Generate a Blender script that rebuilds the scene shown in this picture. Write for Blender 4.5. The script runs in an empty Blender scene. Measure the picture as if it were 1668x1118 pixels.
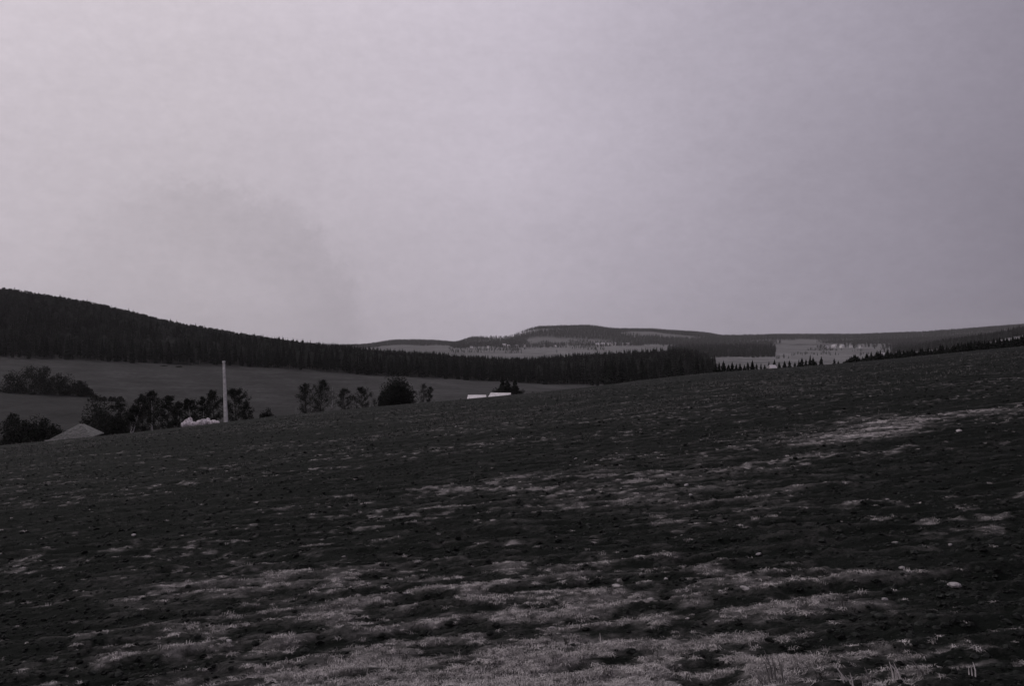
import bpy, math, random
import numpy as np
from mathutils import Vector, Matrix

sc = bpy.context.scene
col = sc.collection
R = math.radians
random.seed(7)
rng = np.random.default_rng(11)

# ------------------------------------------------------------------ camera
EYE = 1.6
F = 1622.0                                   # focal length in pixels of the 1668 px wide photograph
CX, CY = 834.0, 559.0
cd = bpy.data.cameras.new('camera')
cd.lens = 35.0; cd.sensor_width = 36.0
cd.clip_start = 0.1; cd.clip_end = 30000
cam = bpy.data.objects.new('camera', cd)
cam.location = (0, 0, EYE)
cam.rotation_euler = (R(90), 0, 0)
col.objects.link(cam)
sc.camera = cam

# ------------------------------------------------------------------ world, sun, exposure
SUN_EL, SUN_AZ = 38.0, -42.0                  # azimuth measured from +Y towards +X
w = bpy.data.worlds.new('World'); sc.world = w; w.use_nodes = True
nt = w.node_tree; nt.nodes.clear()
def N(t, typ, **kw):
    n = t.nodes.new(typ)
    for k, v in kw.items(): setattr(n, k, v)
    return n
def MATH(t, op, a, b=None, c=None, clamp=False):
    n = t.nodes.new('ShaderNodeMath'); n.operation = op; n.use_clamp = clamp
    for i, v in enumerate((a, b, c)):
        if v is None: continue
        if isinstance(v, (int, float)): n.inputs[i].default_value = v
        else: t.links.new(v, n.inputs[i])
    return n.outputs[0]
def RNG(t, v, a, b, c, d, smooth=False):
    n = t.nodes.new('ShaderNodeMapRange')
    if smooth: n.interpolation_type = 'SMOOTHSTEP'
    t.links.new(v, n.inputs[0])
    for i, q in enumerate((a, b, c, d)): n.inputs[i+1].default_value = q
    return n.outputs[0]
def NOISE(t, vec, scale, detail=3, rough=0.5, dist=0.0):
    n = t.nodes.new('ShaderNodeTexNoise')
    n.inputs['Scale'].default_value = scale; n.inputs['Detail'].default_value = detail
    n.inputs['Roughness'].default_value = rough; n.inputs['Distortion'].default_value = dist
    t.links.new(vec, n.inputs['Vector'])
    return n.outputs['Fac']
def VSCALE(t, vec, s):
    n = t.nodes.new('ShaderNodeMapping'); n.inputs['Scale'].default_value = s
    t.links.new(vec, n.inputs['Vector']); return n.outputs[0]

tc = N(nt, 'ShaderNodeTexCoord')
sky = N(nt, 'ShaderNodeTexSky'); sky.sky_type = 'NISHITA'; sky.sun_disc = False
sky.sun_elevation = R(SUN_EL); sky.sun_rotation = R(SUN_AZ)
sky.dust_density = 4.0; sky.air_density = 1.0
bw = N(nt, 'ShaderNodeRGBToBW'); nt.links.new(sky.outputs[0], bw.inputs[0])
nish = MATH(nt, 'MULTIPLY', bw.outputs[0], 0.004)
sep = N(nt, 'ShaderNodeSeparateXYZ'); nt.links.new(tc.outputs['Generated'], sep.inputs[0])
up = RNG(nt, sep.outputs[2], 0.0, 0.36, 1.07, 1.30)
up2 = RNG(nt, sep.outputs[2], 0.36, 1.0, 1.0, 1.15)
side = MATH(nt, 'MULTIPLY', RNG(nt, sep.outputs[0], 0.0, 0.47, 1.0, 0.46), RNG(nt, sep.outputs[0], -0.45, 0.02, 1.01, 1.0))
side_hi = RNG(nt, sep.outputs[2], 0.0, 0.5, 0.0, 0.12)
side = MATH(nt, 'ADD', side, side_hi)
cl = NOISE(nt, VSCALE(nt, tc.outputs['Generated'], (1.0, 1.0, 2.6)), 3.2, 5, 0.55, 0.4)
cl = RNG(nt, cl, 0.3, 0.7, 0.955, 1.045)
cl2 = NOISE(nt, VSCALE(nt, tc.outputs['Generated'], (1.0, 1.0, 1.6)), 60.0, 6, 0.75)
cl2 = RNG(nt, cl2, 0.3, 0.7, 0.955, 1.045)
# a faint rounded bank of darker tone low in the left half of the sky
dn = N(nt, 'ShaderNodeVectorMath', operation='DISTANCE')
nt.links.new(tc.outputs['Generated'], dn.inputs[0]); dn.inputs[1].default_value = (-0.297, 0.955, 0.0)
dd = MATH(nt, 'ADD', dn.outputs['Value'], MATH(nt, 'MULTIPLY', MATH(nt, 'SUBTRACT', NOISE(nt, tc.outputs['Generated'], 22, 7, 0.8), 0.5), 0.11))
arc = RNG(nt, dd, 0.134, 0.168, 0.885, 1.0, True)
arc = MATH(nt, 'ADD', MATH(nt, 'MULTIPLY', MATH(nt, 'SUBTRACT', arc, 1.0), RNG(nt, sep.outputs[0], -0.46, -0.28, 0.15, 1.0, True)), 1.0)
inner = RNG(nt, dd, 0.03, 0.14, 1.08, 1.0, True)
v = MATH(nt, 'ADD', MATH(nt, 'MULTIPLY', 0.375, 1.0), nish)
for f in (up, up2, side, cl, cl2, arc, inner): v = MATH(nt, 'MULTIPLY', v, f)
tint = N(nt, 'ShaderNodeMixRGB', blend_type='MULTIPLY'); tint.inputs[0].default_value = 1
cmb = N(nt, 'ShaderNodeCombineXYZ')
for i in range(3): nt.links.new(v, cmb.inputs[i])
nt.links.new(cmb.outputs[0], tint.inputs[1])
tr = N(nt, 'ShaderNodeMixRGB'); nt.links.new(RNG(nt, sep.outputs[0], -0.3, 0.45, 0, 1), tr.inputs[0])
tr.inputs[1].default_value = (1.06, 0.965, 1.055, 1); tr.inputs[2].default_value = (1.02, 0.935, 1.14, 1)
nt.links.new(tr.outputs[0], tint.inputs[2])
bg = N(nt, 'ShaderNodeBackground'); bg.inputs[1].default_value = 1.0
nt.links.new(tint.outputs[0], bg.inputs[0])
wo = N(nt, 'ShaderNodeOutputWorld'); nt.links.new(bg.outputs[0], wo.inputs[0])

sl = bpy.data.lights.new('sun', 'SUN'); sl.energy = 1.2; sl.angle = R(11); sl.color = (1.0, 0.96, 0.93)
so = bpy.data.objects.new('sun', sl); col.objects.link(so)
sd = Vector((math.sin(R(SUN_AZ))*math.cos(R(SUN_EL)), math.cos(R(SUN_AZ))*math.cos(R(SUN_EL)), math.sin(R(SUN_EL))))
so.rotation_euler = (-sd).to_track_quat('-Z', 'Y').to_euler()
so.location = (0, 0, 60)

sc.view_settings.view_transform = 'Standard'; sc.view_settings.look = 'None'
sc.view_settings.exposure = 0.0; sc.view_settings.gamma = 1.0
sc.cycles.max_bounces = 6; sc.cycles.volume_bounces = 1; sc.cycles.transparent_max_bounces = 8

# ------------------------------------------------------------------ materials
def mat(name, c, rough=0.95, var=0.35, scale=3.0, bump=0.0, spec=0.1, rnd=0.0):
    m = bpy.data.materials.new(name); m.use_nodes = True; t = m.node_tree
    b = t.nodes['Principled BSDF']; b.inputs['Roughness'].default_value = rough
    b.inputs['Specular IOR Level'].default_value = spec
    co = N(t, 'ShaderNodeTexCoord')
    n = NOISE(t, co.outputs['Object'], scale, 4, 0.6)
    f = RNG(t, n, 0.3, 0.7, 1-var, 1+var)
    if rnd:
        oi = N(t, 'ShaderNodeObjectInfo')
        f = MATH(t, 'MULTIPLY', f, RNG(t, oi.outputs['Random'], 0, 1, 1-rnd, 1+rnd))
    vm = N(t, 'ShaderNodeVectorMath', operation='SCALE'); vm.inputs[0].default_value = c
    t.links.new(f, vm.inputs['Scale']); t.links.new(vm.outputs[0], b.inputs['Base Color'])
    if bump:
        bp = N(t, 'ShaderNodeBump'); bp.inputs['Strength'].default_value = 1; bp.inputs['Distance'].default_value = bump
        t.links.new(n, bp.inputs['Height']); t.links.new(bp.outputs[0], b.inputs['Normal'])
    return m
def far_mat(name, c):
    m = mat(name, c, var=0.5, scale=0.05, rnd=0.5); t = m.node_tree
    oi = N(t, 'ShaderNodeObjectInfo'); b = t.nodes['Principled BSDF']
    src = b.inputs['Base Color'].links[0].from_socket
    f = RNG(t, NOISE(t, VSCALE(t, oi.outputs['Location'], (0.006, 0.004, 0.0)), 1.0, 5, 0.6), 0.35, 0.65, 0.55, 1.7)
    vm = N(t, 'ShaderNodeVectorMath', operation='SCALE'); t.links.new(src, vm.inputs[0]); t.links.new(f, vm.inputs['Scale'])
    t.links.new(vm.outputs[0], b.inputs['Base Color']); return m
M = dict(
    needles=mat('spruce_needles', (0.007, 0.0085, 0.007), var=0.5, scale=0.6, rnd=0.45),
    farneedles=far_mat('forest_needles', (0.008, 0.0095, 0.008)),
    bareforest=far_mat('bare_crowns', (0.030, 0.031, 0.029)),
    bark=mat('spruce_bark', (0.075, 0.07, 0.065), var=0.4, scale=6, rnd=0.6),
    twig=mat('dark_twigs', (0.026, 0.025, 0.023), var=0.4, scale=2, rnd=0.2),
    greytwig=mat('grey_twigs', (0.045, 0.044, 0.042), var=0.4, scale=2, rnd=0.2),
    darkleaf=mat('dark_leaves', (0.012, 0.013, 0.011), var=0.5, scale=1.5, rnd=0.2),
    birch=mat('birch_bark', (0.34, 0.33, 0.33), var=0.6, scale=5),
    concrete=mat('pale_concrete', (0.46, 0.45, 0.45), var=0.35, scale=2.5, bump=0.01),
    iron=mat('dull_iron', (0.05, 0.05, 0.05), rough=0.6, spec=0.4),
    porcelain=mat('insulator_white', (0.5, 0.5, 0.5), rough=0.3, spec=0.5, var=0.05),
    stone=mat('pale_stone', (0.42, 0.395, 0.40), var=0.35, scale=7, bump=0.02),
    rubble=mat('pale_rubble', (0.52, 0.48, 0.50), var=0.45, scale=2.2, bump=0.05),
    shingle=mat('weathered_shingles', (0.13, 0.13, 0.125), var=0.55, scale=3.5, bump=0.03),
    fascia=mat('pale_board', (0.30, 0.29, 0.28), var=0.3, scale=4),
    timber=mat('dark_timber', (0.035, 0.033, 0.03), var=0.4, scale=5),
    tin=mat('pale_sheet_roof', (0.50, 0.475, 0.485), rough=0.7, var=0.22, scale=1.2),
    plaster=mat('white_plaster', (0.72, 0.70, 0.70), var=0.12, scale=1.5),
    redroof=mat('grey_tile_roof', (0.12, 0.115, 0.12), var=0.3, scale=2),
    paleroof=mat('pale_tile_roof', (0.33, 0.32, 0.33), var=0.3, scale=0.5, rnd=0.4),
    pane=mat('dark_glass', (0.02, 0.02, 0.022), rough=0.15, spec=0.5, var=0.1),
    soil=mat('dark_soil', (0.012, 0.013, 0.012), var=0.5, scale=1.5, rnd=0.75),
    dimstraw=mat('weathered_stubble', (0.15, 0.145, 0.14), var=0.3, scale=20, rnd=0.6),
    straw=mat('dry_straw', (0.33, 0.31, 0.305), var=0.3, scale=20, rnd=0.65),
    weed=mat('dead_dark_weed', (0.022, 0.02, 0.019), var=0.3, scale=20),
)

# ------------------------------------------------------------------ helpers
class MB:
    def __init__(s): s.v = []; s.f = []
    def add(s, vs, fs):
        o = len(s.v); s.v += [tuple(q) for q in vs]; s.f += [tuple(o+i for i in f) for f in fs]
    def box(s, x0, y0, z0, x1, y1, z1):
        s.add([(x0,y0,z0),(x1,y0,z0),(x1,y1,z0),(x0,y1,z0),(x0,y0,z1),(x1,y0,z1),(x1,y1,z1),(x0,y1,z1)],
              [(0,3,2,1),(4,5,6,7),(0,1,5,4),(1,2,6,5),(2,3,7,6),(3,0,4,7)])
    def tube(s, pts, rad, n=5, cap=True):
        rings = []
        for i, p in enumerate(pts):
            p = Vector(p)
            d = (Vector(pts[min(i+1, len(pts)-1)]) - Vector(pts[max(i-1, 0)])).normalized()
            a = d.cross(Vector((0.31, 0.95, 0.05)))
            if a.length < 1e-3: a = d.cross(Vector((1, 0, 0)))
            a.normalize(); b = d.cross(a)
            rings.append([p + (a*math.cos(2*math.pi*k/n) + b*math.sin(2*math.pi*k/n))*rad[i] for k in range(n)])
        vs = [q for r in rings for q in r]; fs = []
        for i in range(len(pts)-1):
            for k in range(n):
                fs.append((i*n+k, i*n+(k+1) % n, (i+1)*n+(k+1) % n, (i+1)*n+k))
        if cap: fs.append(tuple(range((len(pts)-1)*n, len(pts)*n)))
        s.add(vs, fs)
    def mesh(s, name, m):
        me = bpy.data.meshes.new(name); me.from_pydata(s.v, [], s.f); me.materials.append(m); me.update(); return me
    def build(s, name, m, parent=None, smooth=False):
        me = s.mesh(name, m)
        if smooth: me.shade_smooth()
        o = bpy.data.objects.new(name, me); col.objects.link(o); o.parent = parent
        return o
def tag(o, label=None, cat=None, group=None, kind=None):
    if label: o['label'] = label
    if cat: o['category'] = cat
    if group: o['group'] = group
    if kind: o['kind'] = kind
    return o
def empty(name, loc=(0, 0, 0), rz=0, s=1.0):
    o = bpy.data.objects.new(name, None); o.location = loc; o.rotation_euler = (0, 0, rz); o.scale = (s, s, s)
    o.empty_display_size = 0.3; col.objects.link(o); return o
def copy_tree(o, parent=None):
    c = o.copy(); col.objects.link(c); c.parent = parent
    for ch in list(o.children): copy_tree(ch, c)
    return c

# ------------------------------------------------------------------ terrain
def hash2(ix, iy, seed):
    h = (ix.astype(np.int64)*374761393 + iy.astype(np.int64)*668265263 + seed*974634777) & 0xFFFFFFFF
    h = ((h ^ (h >> 13))*1274126177) & 0xFFFFFFFF
    return ((h ^ (h >> 16)) & 0xFFFFFF)/float(0xFFFFFF)
def vnoise(x, y, seed=0):
    ix = np.floor(x); iy = np.floor(y); fx = x-ix; fy = y-iy
    fx = fx*fx*(3-2*fx); fy = fy*fy*(3-2*fy)
    a = hash2(ix, iy, seed); b = hash2(ix+1, iy, seed); c = hash2(ix, iy+1, seed); d = hash2(ix+1, iy+1, seed)
    return (a*(1-fx)+b*fx)*(1-fy) + (c*(1-fx)+d*fx)*fy
def fbm(x, y, seed=0, octv=4, g=0.5):
    s = 0; a = 1; t = 0
    for o in range(octv):
        s = s + a*vnoise(x*2**o, y*2**o, seed+o*17); t += a; a *= g
    return s/t
def sstep(a, b, x):
    q = np.clip((x-a)/(b-a), 0, 1); return q*q*(3-2*q)

SA, SB = 0.097, -0.036                       # the field falls to the left and away from the camera
PXC = [-300, 0, 150, 300, 450, 600, 750, 850, 950, 1050, 1150, 1250, 1350, 1450, 1550, 1668, 2000]
RINGS = {
 'crest': [752,726,712,696,678,664,651,642,632,619,608,601,594,585,575,564,535],
 230: [790,745,735,722,706,694,682,674,666,656,648,640,634,632,622,612,590],
 400: [650,638,645,655,662,658,650,648,645,645,640,636,630,625,618,612,590],
 600: [575,583,590,596,602,612,620,625,628,628,622,618,612,606,598,590,570],
 1000:[462,483,507,543,567,590,601,604,603,597,594,594,592,588,580,570,550],
 1600:[470,500,530,555,570,586,590,591,590,588,586,585,584,581,567,547,520],
 2500:[500,520,545,565,572,574,574,574,572,572,571,570,569,568,562,552,535],
 3600:[530,535,550,566,570,568,567,565,564,563,564,564,563,560,554,545,530]}
R5 = [(-300,540),(0,545),(450,566),(590,566),(640,558),(700,558),(745,562),(768,552),(800,552),(828,552),(850,543),(875,536),
      (960,534),(1000,540),(1060,540),(1150,546),(1175,551),(1250,549),(1400,549),(1500,545),(1600,538),(1668,533),(2000,520)]
PXG = np.linspace(-900, 2600, 701)
def colinterp(px, v):
    v = np.interp(PXG, px, v); k = np.hanning(13); k /= k.sum()
    return np.convolve(np.pad(v, 6, 'edge'), k, 'valid')
crest_py = colinterp(PXC, RINGS['crest'])
crest_Y = 112 + 45*np.clip(PXG/1668, -0.3, 1.3)
knY = [np.full_like(PXG, 25.0), np.full_like(PXG, 55.0), crest_Y*0.72, crest_Y]
U = (PXG-CX)/F
crest_Z = EYE - (crest_py-CY)/F*crest_Y
dlt = crest_Z - (EYE-1.6 + SA*U*crest_Y + SB*crest_Y)
knZ = [EYE-1.6 + SA*U*y + SB*y + k*dlt for y, k in zip(knY[:3], (0.0, 0.22, 0.55))]
knZ.append(crest_Z)
for Y in (230, 400, 600, 1000, 1600, 2500, 3600):
    knY.append(np.full_like(PXG, float(Y))); knZ.append(EYE - (colinterp(PXC, RINGS[Y])-CY)/F*Y)
r5 = np.interp(PXG, [p for p, _ in R5], [q for _, q in R5]); r5 = np.convolve(np.pad(r5, 2, 'edge'), [.1,.2,.4,.2,.1], 'valid')
knY.append(np.full_like(PXG, 5000.)); knZ.append(EYE - (r5-CY)/F*5000)
knY.append(np.full_like(PXG, 6400.)); knZ.append(EYE - (r5+14-CY)/F*6400)
knY.append(np.full_like(PXG, 8000.)); knZ.append(EYE - (r5*0+580-CY)/F*8000)
knY = np.array(knY); knZ = np.array(knZ)
LG = np.linspace(math.log(25), math.log(8000), 900)
ZT = np.zeros((len(LG), len(PXG)))
for j in range(len(PXG)):                     # monotone cubic along the distance, one column at a time
    X = np.log(knY[:, j]); Z = knZ[:, j]; h = np.diff(X); d = np.diff(Z)/h
    m = np.zeros(len(X)); m[0] = d[0]; m[-1] = d[-1]
    for i in range(1, len(X)-1):
        if d[i-1]*d[i] > 0:
            w1 = 2*h[i]+h[i-1]; w2 = h[i]+2*h[i-1]; m[i] = (w1+w2)/(w1/d[i-1]+w2/d[i])
    k = np.clip(np.searchsorted(X, LG)-1, 0, len(X)-2)
    s_ = (LG-X[k])/h[k]
    ZT[:, j] = ((2*s_**3-3*s_**2+1)*Z[k] + (s_**3-2*s_**2+s_)*h[k]*m[k] + (-2*s_**3+3*s_**2)*Z[k+1] + (s_**3-s_**2)*h[k]*m[k+1])
def height(x, y):
    x = np.asarray(x, float); y = np.asarray(y, float)
    yy = np.maximum(y, 25.0)
    gx = np.clip((x/yy*F+CX+900)/3500*700, 0, 699.999); gy = np.clip((np.log(yy)-LG[0])/(LG[-1]-LG[0])*899, 0, 898.999)
    ix = gx.astype(int); iy = gy.astype(int); fx = gx-ix; fy = gy-iy
    zt = (ZT[iy, ix]*(1-fx)+ZT[iy, ix+1]*fx)*(1-fy) + (ZT[iy+1, ix]*(1-fx)+ZT[iy+1, ix+1]*fx)*fy
    pl = EYE-1.6 + SA*x + SB*y
    t = sstep(25, 50, y)
    z = pl*(1-t)+zt*t
    z = z + (fbm(x/7, y/7, 5, 2)-0.5)*0.22*sstep(12, 30, y)*(1-sstep(90, 140, y))
    z = z + (fbm(x/60, y/60, 9, 4)-0.5)*5*sstep(450, 1500, y)
    z = z + (fbm(x/22, y/22, 19, 4)-0.5)*1.6*sstep(180, 260, y)
    return z
def gz(x, y): return float(height(np.array([x]), np.array([y]))[0])
def P(px, Y): return (px-CX)/F*Y
def on(px, Y, dz=0.0):
    x = P(px, Y); return (x, Y, gz(x, Y)+dz)
def H_to(px, top, Y):                        # height of a thing at distance Y whose top is seen at row top
    x = P(px, Y); return EYE-(top-CY)/F*Y - gz(x, Y)

# ---- cover of the near field: 0 dark ploughed soil, 1 pale dry grass; painted gap shade and vignetting lower it too
def blob(px, py, cx, cy, sx, sy, tilt=0.0):
    dx = px-cx; dy = py-cy + tilt*dx
    return np.exp(-(dx/sx)**2-(dy/sy)**2)
def cover_macro(x, y, z):
    yy = np.maximum(y, 3.0)
    px = x/yy*F+CX; py = CY-(z-EYE)/yy*F
    wob = (fbm(x/1.3, y/0.8, 40, 3)-0.5)*26
    px = np.clip(px, -300, 2000); e = py+wob
    edge = 935 - 0.035*px
    c = 0.045 + 0.0*px
    c = c + 0.44*sstep(edge-8, edge+26, e)*(0.18+0.82*np.exp(-((px-800)/520)**2))  # falloff towards the sides is lens vignetting put into the cover
    c = c - 0.22*np.exp(-((e-(edge-45))/42)**2)*(1-sstep(900, 1300, px)*0.6)
    c = c + 0.62*sstep(1025, 1115, e)*np.exp(-((px-860)/460)**2)
    c = c + 0.26*blob(px, e, 1150, 815, 330, 62, 0.05) + 0.16*blob(px, e, 640, 850, 330, 45)
    c = c + 0.14*blob(px, e, 330, 870, 180, 22, 0.05)
    c = c + 0.50*blob(px, e, 1425, 700, 120, 17, 0.14) + 0.36*blob(px, e, 1640, 668, 120, 8, 0.10) + 0.22*blob(px, e, 1320, 712, 90, 9, 0.02)
    c = c - 0.25*blob(px, e, 1600, 700, 130, 12, 0.12)
    c = c + 0.10*blob(px, e, 1350, 960, 260, 50)
    c = c - 0.20*sstep(1330, 1640, px)*sstep(780, 900, e) - 0.16*sstep(300, -20, px)*sstep(780, 960, e)  # both sides lowered further, vignetting painted as darker cover
    c = c - 0.04*sstep(760, 700, py)
    c = c + 0.08*blob(px, e, 900, 690, 400, 45, 0.1)
    return c
def field_detail(x, y):
    n1 = fbm(x/0.62, y/0.20, 3, 4, 0.6)          # tussocks
    n2 = fbm(x/2.2+9, y/0.55, 21, 3)              # broken furrow rows
    row = 0.5+0.5*np.sin(2*math.pi*(y/0.50 - x*0.03 + (fbm(x/3.5, y/3.5, 33, 2)-0.5)*1.2))
    n3 = fbm(x/5.0, y/1.6, 61, 3)
    return n1, n2, row, n3
def field_holes(x, y):
    n1, n2, row, n3 = field_detail(x, y)
    q = fbm(x/0.50, y/0.17, 303, 4, 0.6) + 0.26*(row-0.5) + 0.20*(n2-0.5)
    return sstep(0.50, 0.70, q)
def field_cover(x, y, z):
    n1, n2, row, n3 = field_detail(x, y)
    m = np.clip(cover_macro(x, y, z), 0, 1.1)
    speck = 0.55*sstep(0.55, 0.80, fbm(x/0.26, y/0.15, 311, 3, 0.65))*(0.35+1.5*sstep(0.42, 0.62, n3))
    mott = 0.30+1.1*sstep(0.3, 0.7, fbm(x/0.30, y/0.18, 321, 4, 0.65))
    c = m*(0.70+0.60*n3)*mott*(1-0.80*field_holes(x, y)) + (n1-0.5)*0.6*(0.35+m) + speck*(0.5+0.5*m) + (n3-0.5)*0.10 + (row-0.5)*0.20*(0.4+n2)  # holes drop to dark soil, with the gap shade put into that colour
    return np.clip(c, 0, 1)
def field_relief(x, y):
    n1, n2, row, n3 = field_detail(x, y)
    a = 0.085*(n1-0.5) + 0.05*(n2-0.5) + 0.045*(row-0.5) - 0.040*field_holes(x, y) + 0.02*(fbm(x/0.12, y/0.12, 77, 2)-0.5)
    return a*(1-sstep(70, 110, y))

# ---- the ground sheet
rows = [-60., -30, -12, -4, 0, 1.5, 2.5, 3.2]
y = 3.6
while y < 125: rows.append(y); y += max(0.022, 0.0048*y)
while y < 8000: rows.append(y); y *= 1.0105
rows = np.array(rows); NC = 1050
s = np.linspace(-1, 1, NC)
spread = np.where(rows < 12, 10.5, 0.86*np.maximum(rows, 12.2))
spread = np.maximum(spread, 10.5)
Xg = spread[:, None]*s[None, :]; Yg = np.repeat(rows[:, None], NC, 1)
Zb = height(Xg, Yg)
near = (1-sstep(118, 150, Yg))
Zg = Zb + field_relief(Xg, Yg)*near*sstep(-4, 3, Yg)
cov = field_cover(Xg, Yg, Zb)
# land cover beyond the crest, as albedo
PX = Xg/np.maximum(Yg, 1)*F+CX
wobx = (fbm(Xg/90, Yg/90, 8, 3)-0.5)
alb = np.full_like(Xg, 0.027)                                  # grey meadow
alb = alb*(0.55+0.9*fbm(Xg/18, Yg/9, 71, 5, 0.65))*(1+0.10*np.sin((Xg*0.55+Yg*0.25)/2.6+3*fbm(Xg/50, Yg/50, 75, 2)))
alb = np.where((Yg < 230) & (PX < 220), 0.012, alb)
alb = np.where((Yg < 395) & (Yg >= 230) & (PX < 480), 0.020*(0.8+0.4*fbm(Xg/9, Yg/9, 72, 3)), alb)
alb = alb*(1+0.35*sstep(520, 700, PX)*sstep(300, 450, Yg)*(1-sstep(620, 700, Yg)))
alb = np.where((Yg > 608) & (Yg < 1060) & (PX < 1170), 0.012, alb)
lf = (Yg > 1060) & (PX > 560)
fields = 0.120*(0.85+0.3*fbm(Xg/200, Yg/200, 73, 3))
strip = np.floor(Xg/170 + Yg/900 + wobx*0.3)
fields = fields*(0.86+0.28*hash2(strip, strip*0, 4))
alb = np.where(lf, fields, alb)
alb = np.where((Yg > 700) & (PX >= 1170), fields, alb)
alb = np.where(lf | ((Yg > 700) & (PX >= 1170)), alb*(0.40+0.95*fbm(Xg/60, Yg/110, 74, 5, 0.65)), alb)
alb = np.where(Yg > 3750+wobx*500, 0.040+0.05*sstep(0.57, 0.62, fbm(Xg/300, Yg/330, 202, 3)), alb)
isfar = sstep(0, 1, (Yg-np.interp(PX, PXG, crest_Y)*1.04)/6)
nv = Xg.size
me = bpy.data.meshes.new('ground')
me.vertices.add(nv); me.vertices.foreach_set('co', np.stack([Xg, Yg, Zg], -1).astype(np.float32).ravel())
nr = len(rows)
a = (np.arange(nr-1)[:, None]*NC + np.arange(NC-1)[None, :]).ravel()
q = np.stack([a, a+1, a+NC+1, a+NC], 1).astype(np.int32)
me.loops.add(q.size); me.loops.foreach_set('vertex_index', q.ravel())
me.polygons.add(len(q)); me.polygons.foreach_set('loop_start', (np.arange(len(q))*4).astype(np.int32))
me.update()
me.shade_smooth()
for nm, arr in (('cover', cov), ('albedo', alb), ('beyond', isfar)):
    at = me.attributes.new(nm, 'FLOAT', 'POINT'); at.data.foreach_set('value', arr.astype(np.float32).ravel())
gm = bpy.data.materials.new('field_and_meadow'); gm.use_nodes = True; t = gm.node_tree
b = t.nodes['Principled BSDF']; b.inputs['Roughness'].default_value = 1; b.inputs['Specular IOR Level'].default_value = 0.05
geo = N(t, 'ShaderNodeNewGeometry'); pos = geo.outputs['Position']
def attr(n):
    k = N(t, 'ShaderNodeAttribute'); k.attribute_name = n; return k.outputs['Fac']
fine = NOISE(t, VSCALE(t, pos, (1, 1.3, 1)), 22, 5, 0.75)
midn = NOISE(t, VSCALE(t, pos, (1, 1.8, 1)), 2.6, 5, 0.7)
mid2 = NOISE(t, VSCALE(t, pos, (1, 1.5, 1)), 8, 4, 0.7)
big = NOISE(t, VSCALE(t, pos, (0.45, 1.0, 1)), 0.7, 5, 0.75)
cvn = attr('cover')
dev = MATH(t, 'MULTIPLY', MATH(t, 'SUBTRACT', fine, 0.5), 1.6)
for nn, k_ in ((midn, 1.0), (mid2, 0.8), (big, 0.45)): dev = MATH(t, 'ADD', dev, MATH(t, 'MULTIPLY', MATH(t, 'SUBTRACT', nn, 0.5), k_))
c = MATH(t, 'ADD', cvn, MATH(t, 'MULTIPLY', dev, MATH(t, 'ADD', MATH(t, 'MULTIPLY', cvn, 0.75), 0.25)))
c = RNG(t, c, 0.03, 1.15, 0, 1, False)
c = MATH(t, 'POWER', c, 1.6)
mx = N(t, 'ShaderNodeMixRGB'); t.links.new(c, mx.inputs[0])
mx.inputs[1].default_value = (0.0068, 0.0082, 0.0070, 1); mx.inputs[2].default_value = (0.37, 0.345, 0.345, 1)
fn = NOISE(t, pos, 0.35, 6, 0.8)
fn2 = NOISE(t, VSCALE(t, pos, (1, 1, 1)), 0.06, 5, 0.75)
fv = MATH(t, 'MULTIPLY', MATH(t, 'MULTIPLY', attr('albedo'), RNG(t, fn, 0.3, 0.7, 0.45, 1.55)), RNG(t, fn2, 0.3, 0.7, 0.7, 1.3))
fc = N(t, 'ShaderNodeVectorMath', operation='SCALE'); fc.inputs[0].default_value = (1.0, 0.985, 1.0); t.links.new(fv, fc.inputs['Scale'])
mf = N(t, 'ShaderNodeMixRGB'); t.links.new(attr('beyond'), mf.inputs[0]); t.links.new(mx.outputs[0], mf.inputs[1]); t.links.new(fc.outputs[0], mf.inputs[2])
t.links.new(mf.outputs[0], b.inputs['Base Color'])
bp = N(t, 'ShaderNodeBump'); bp.inputs['Strength'].default_value = 0.9; bp.inputs['Distance'].default_value = 0.03
t.links.new(fine, bp.inputs['Height']); t.links.new(bp.outputs[0], b.inputs['Normal'])
me.materials.append(gm)
go = bpy.data.objects.new('ground', me); col.objects.link(go); tag(go, kind='structure')

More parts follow.
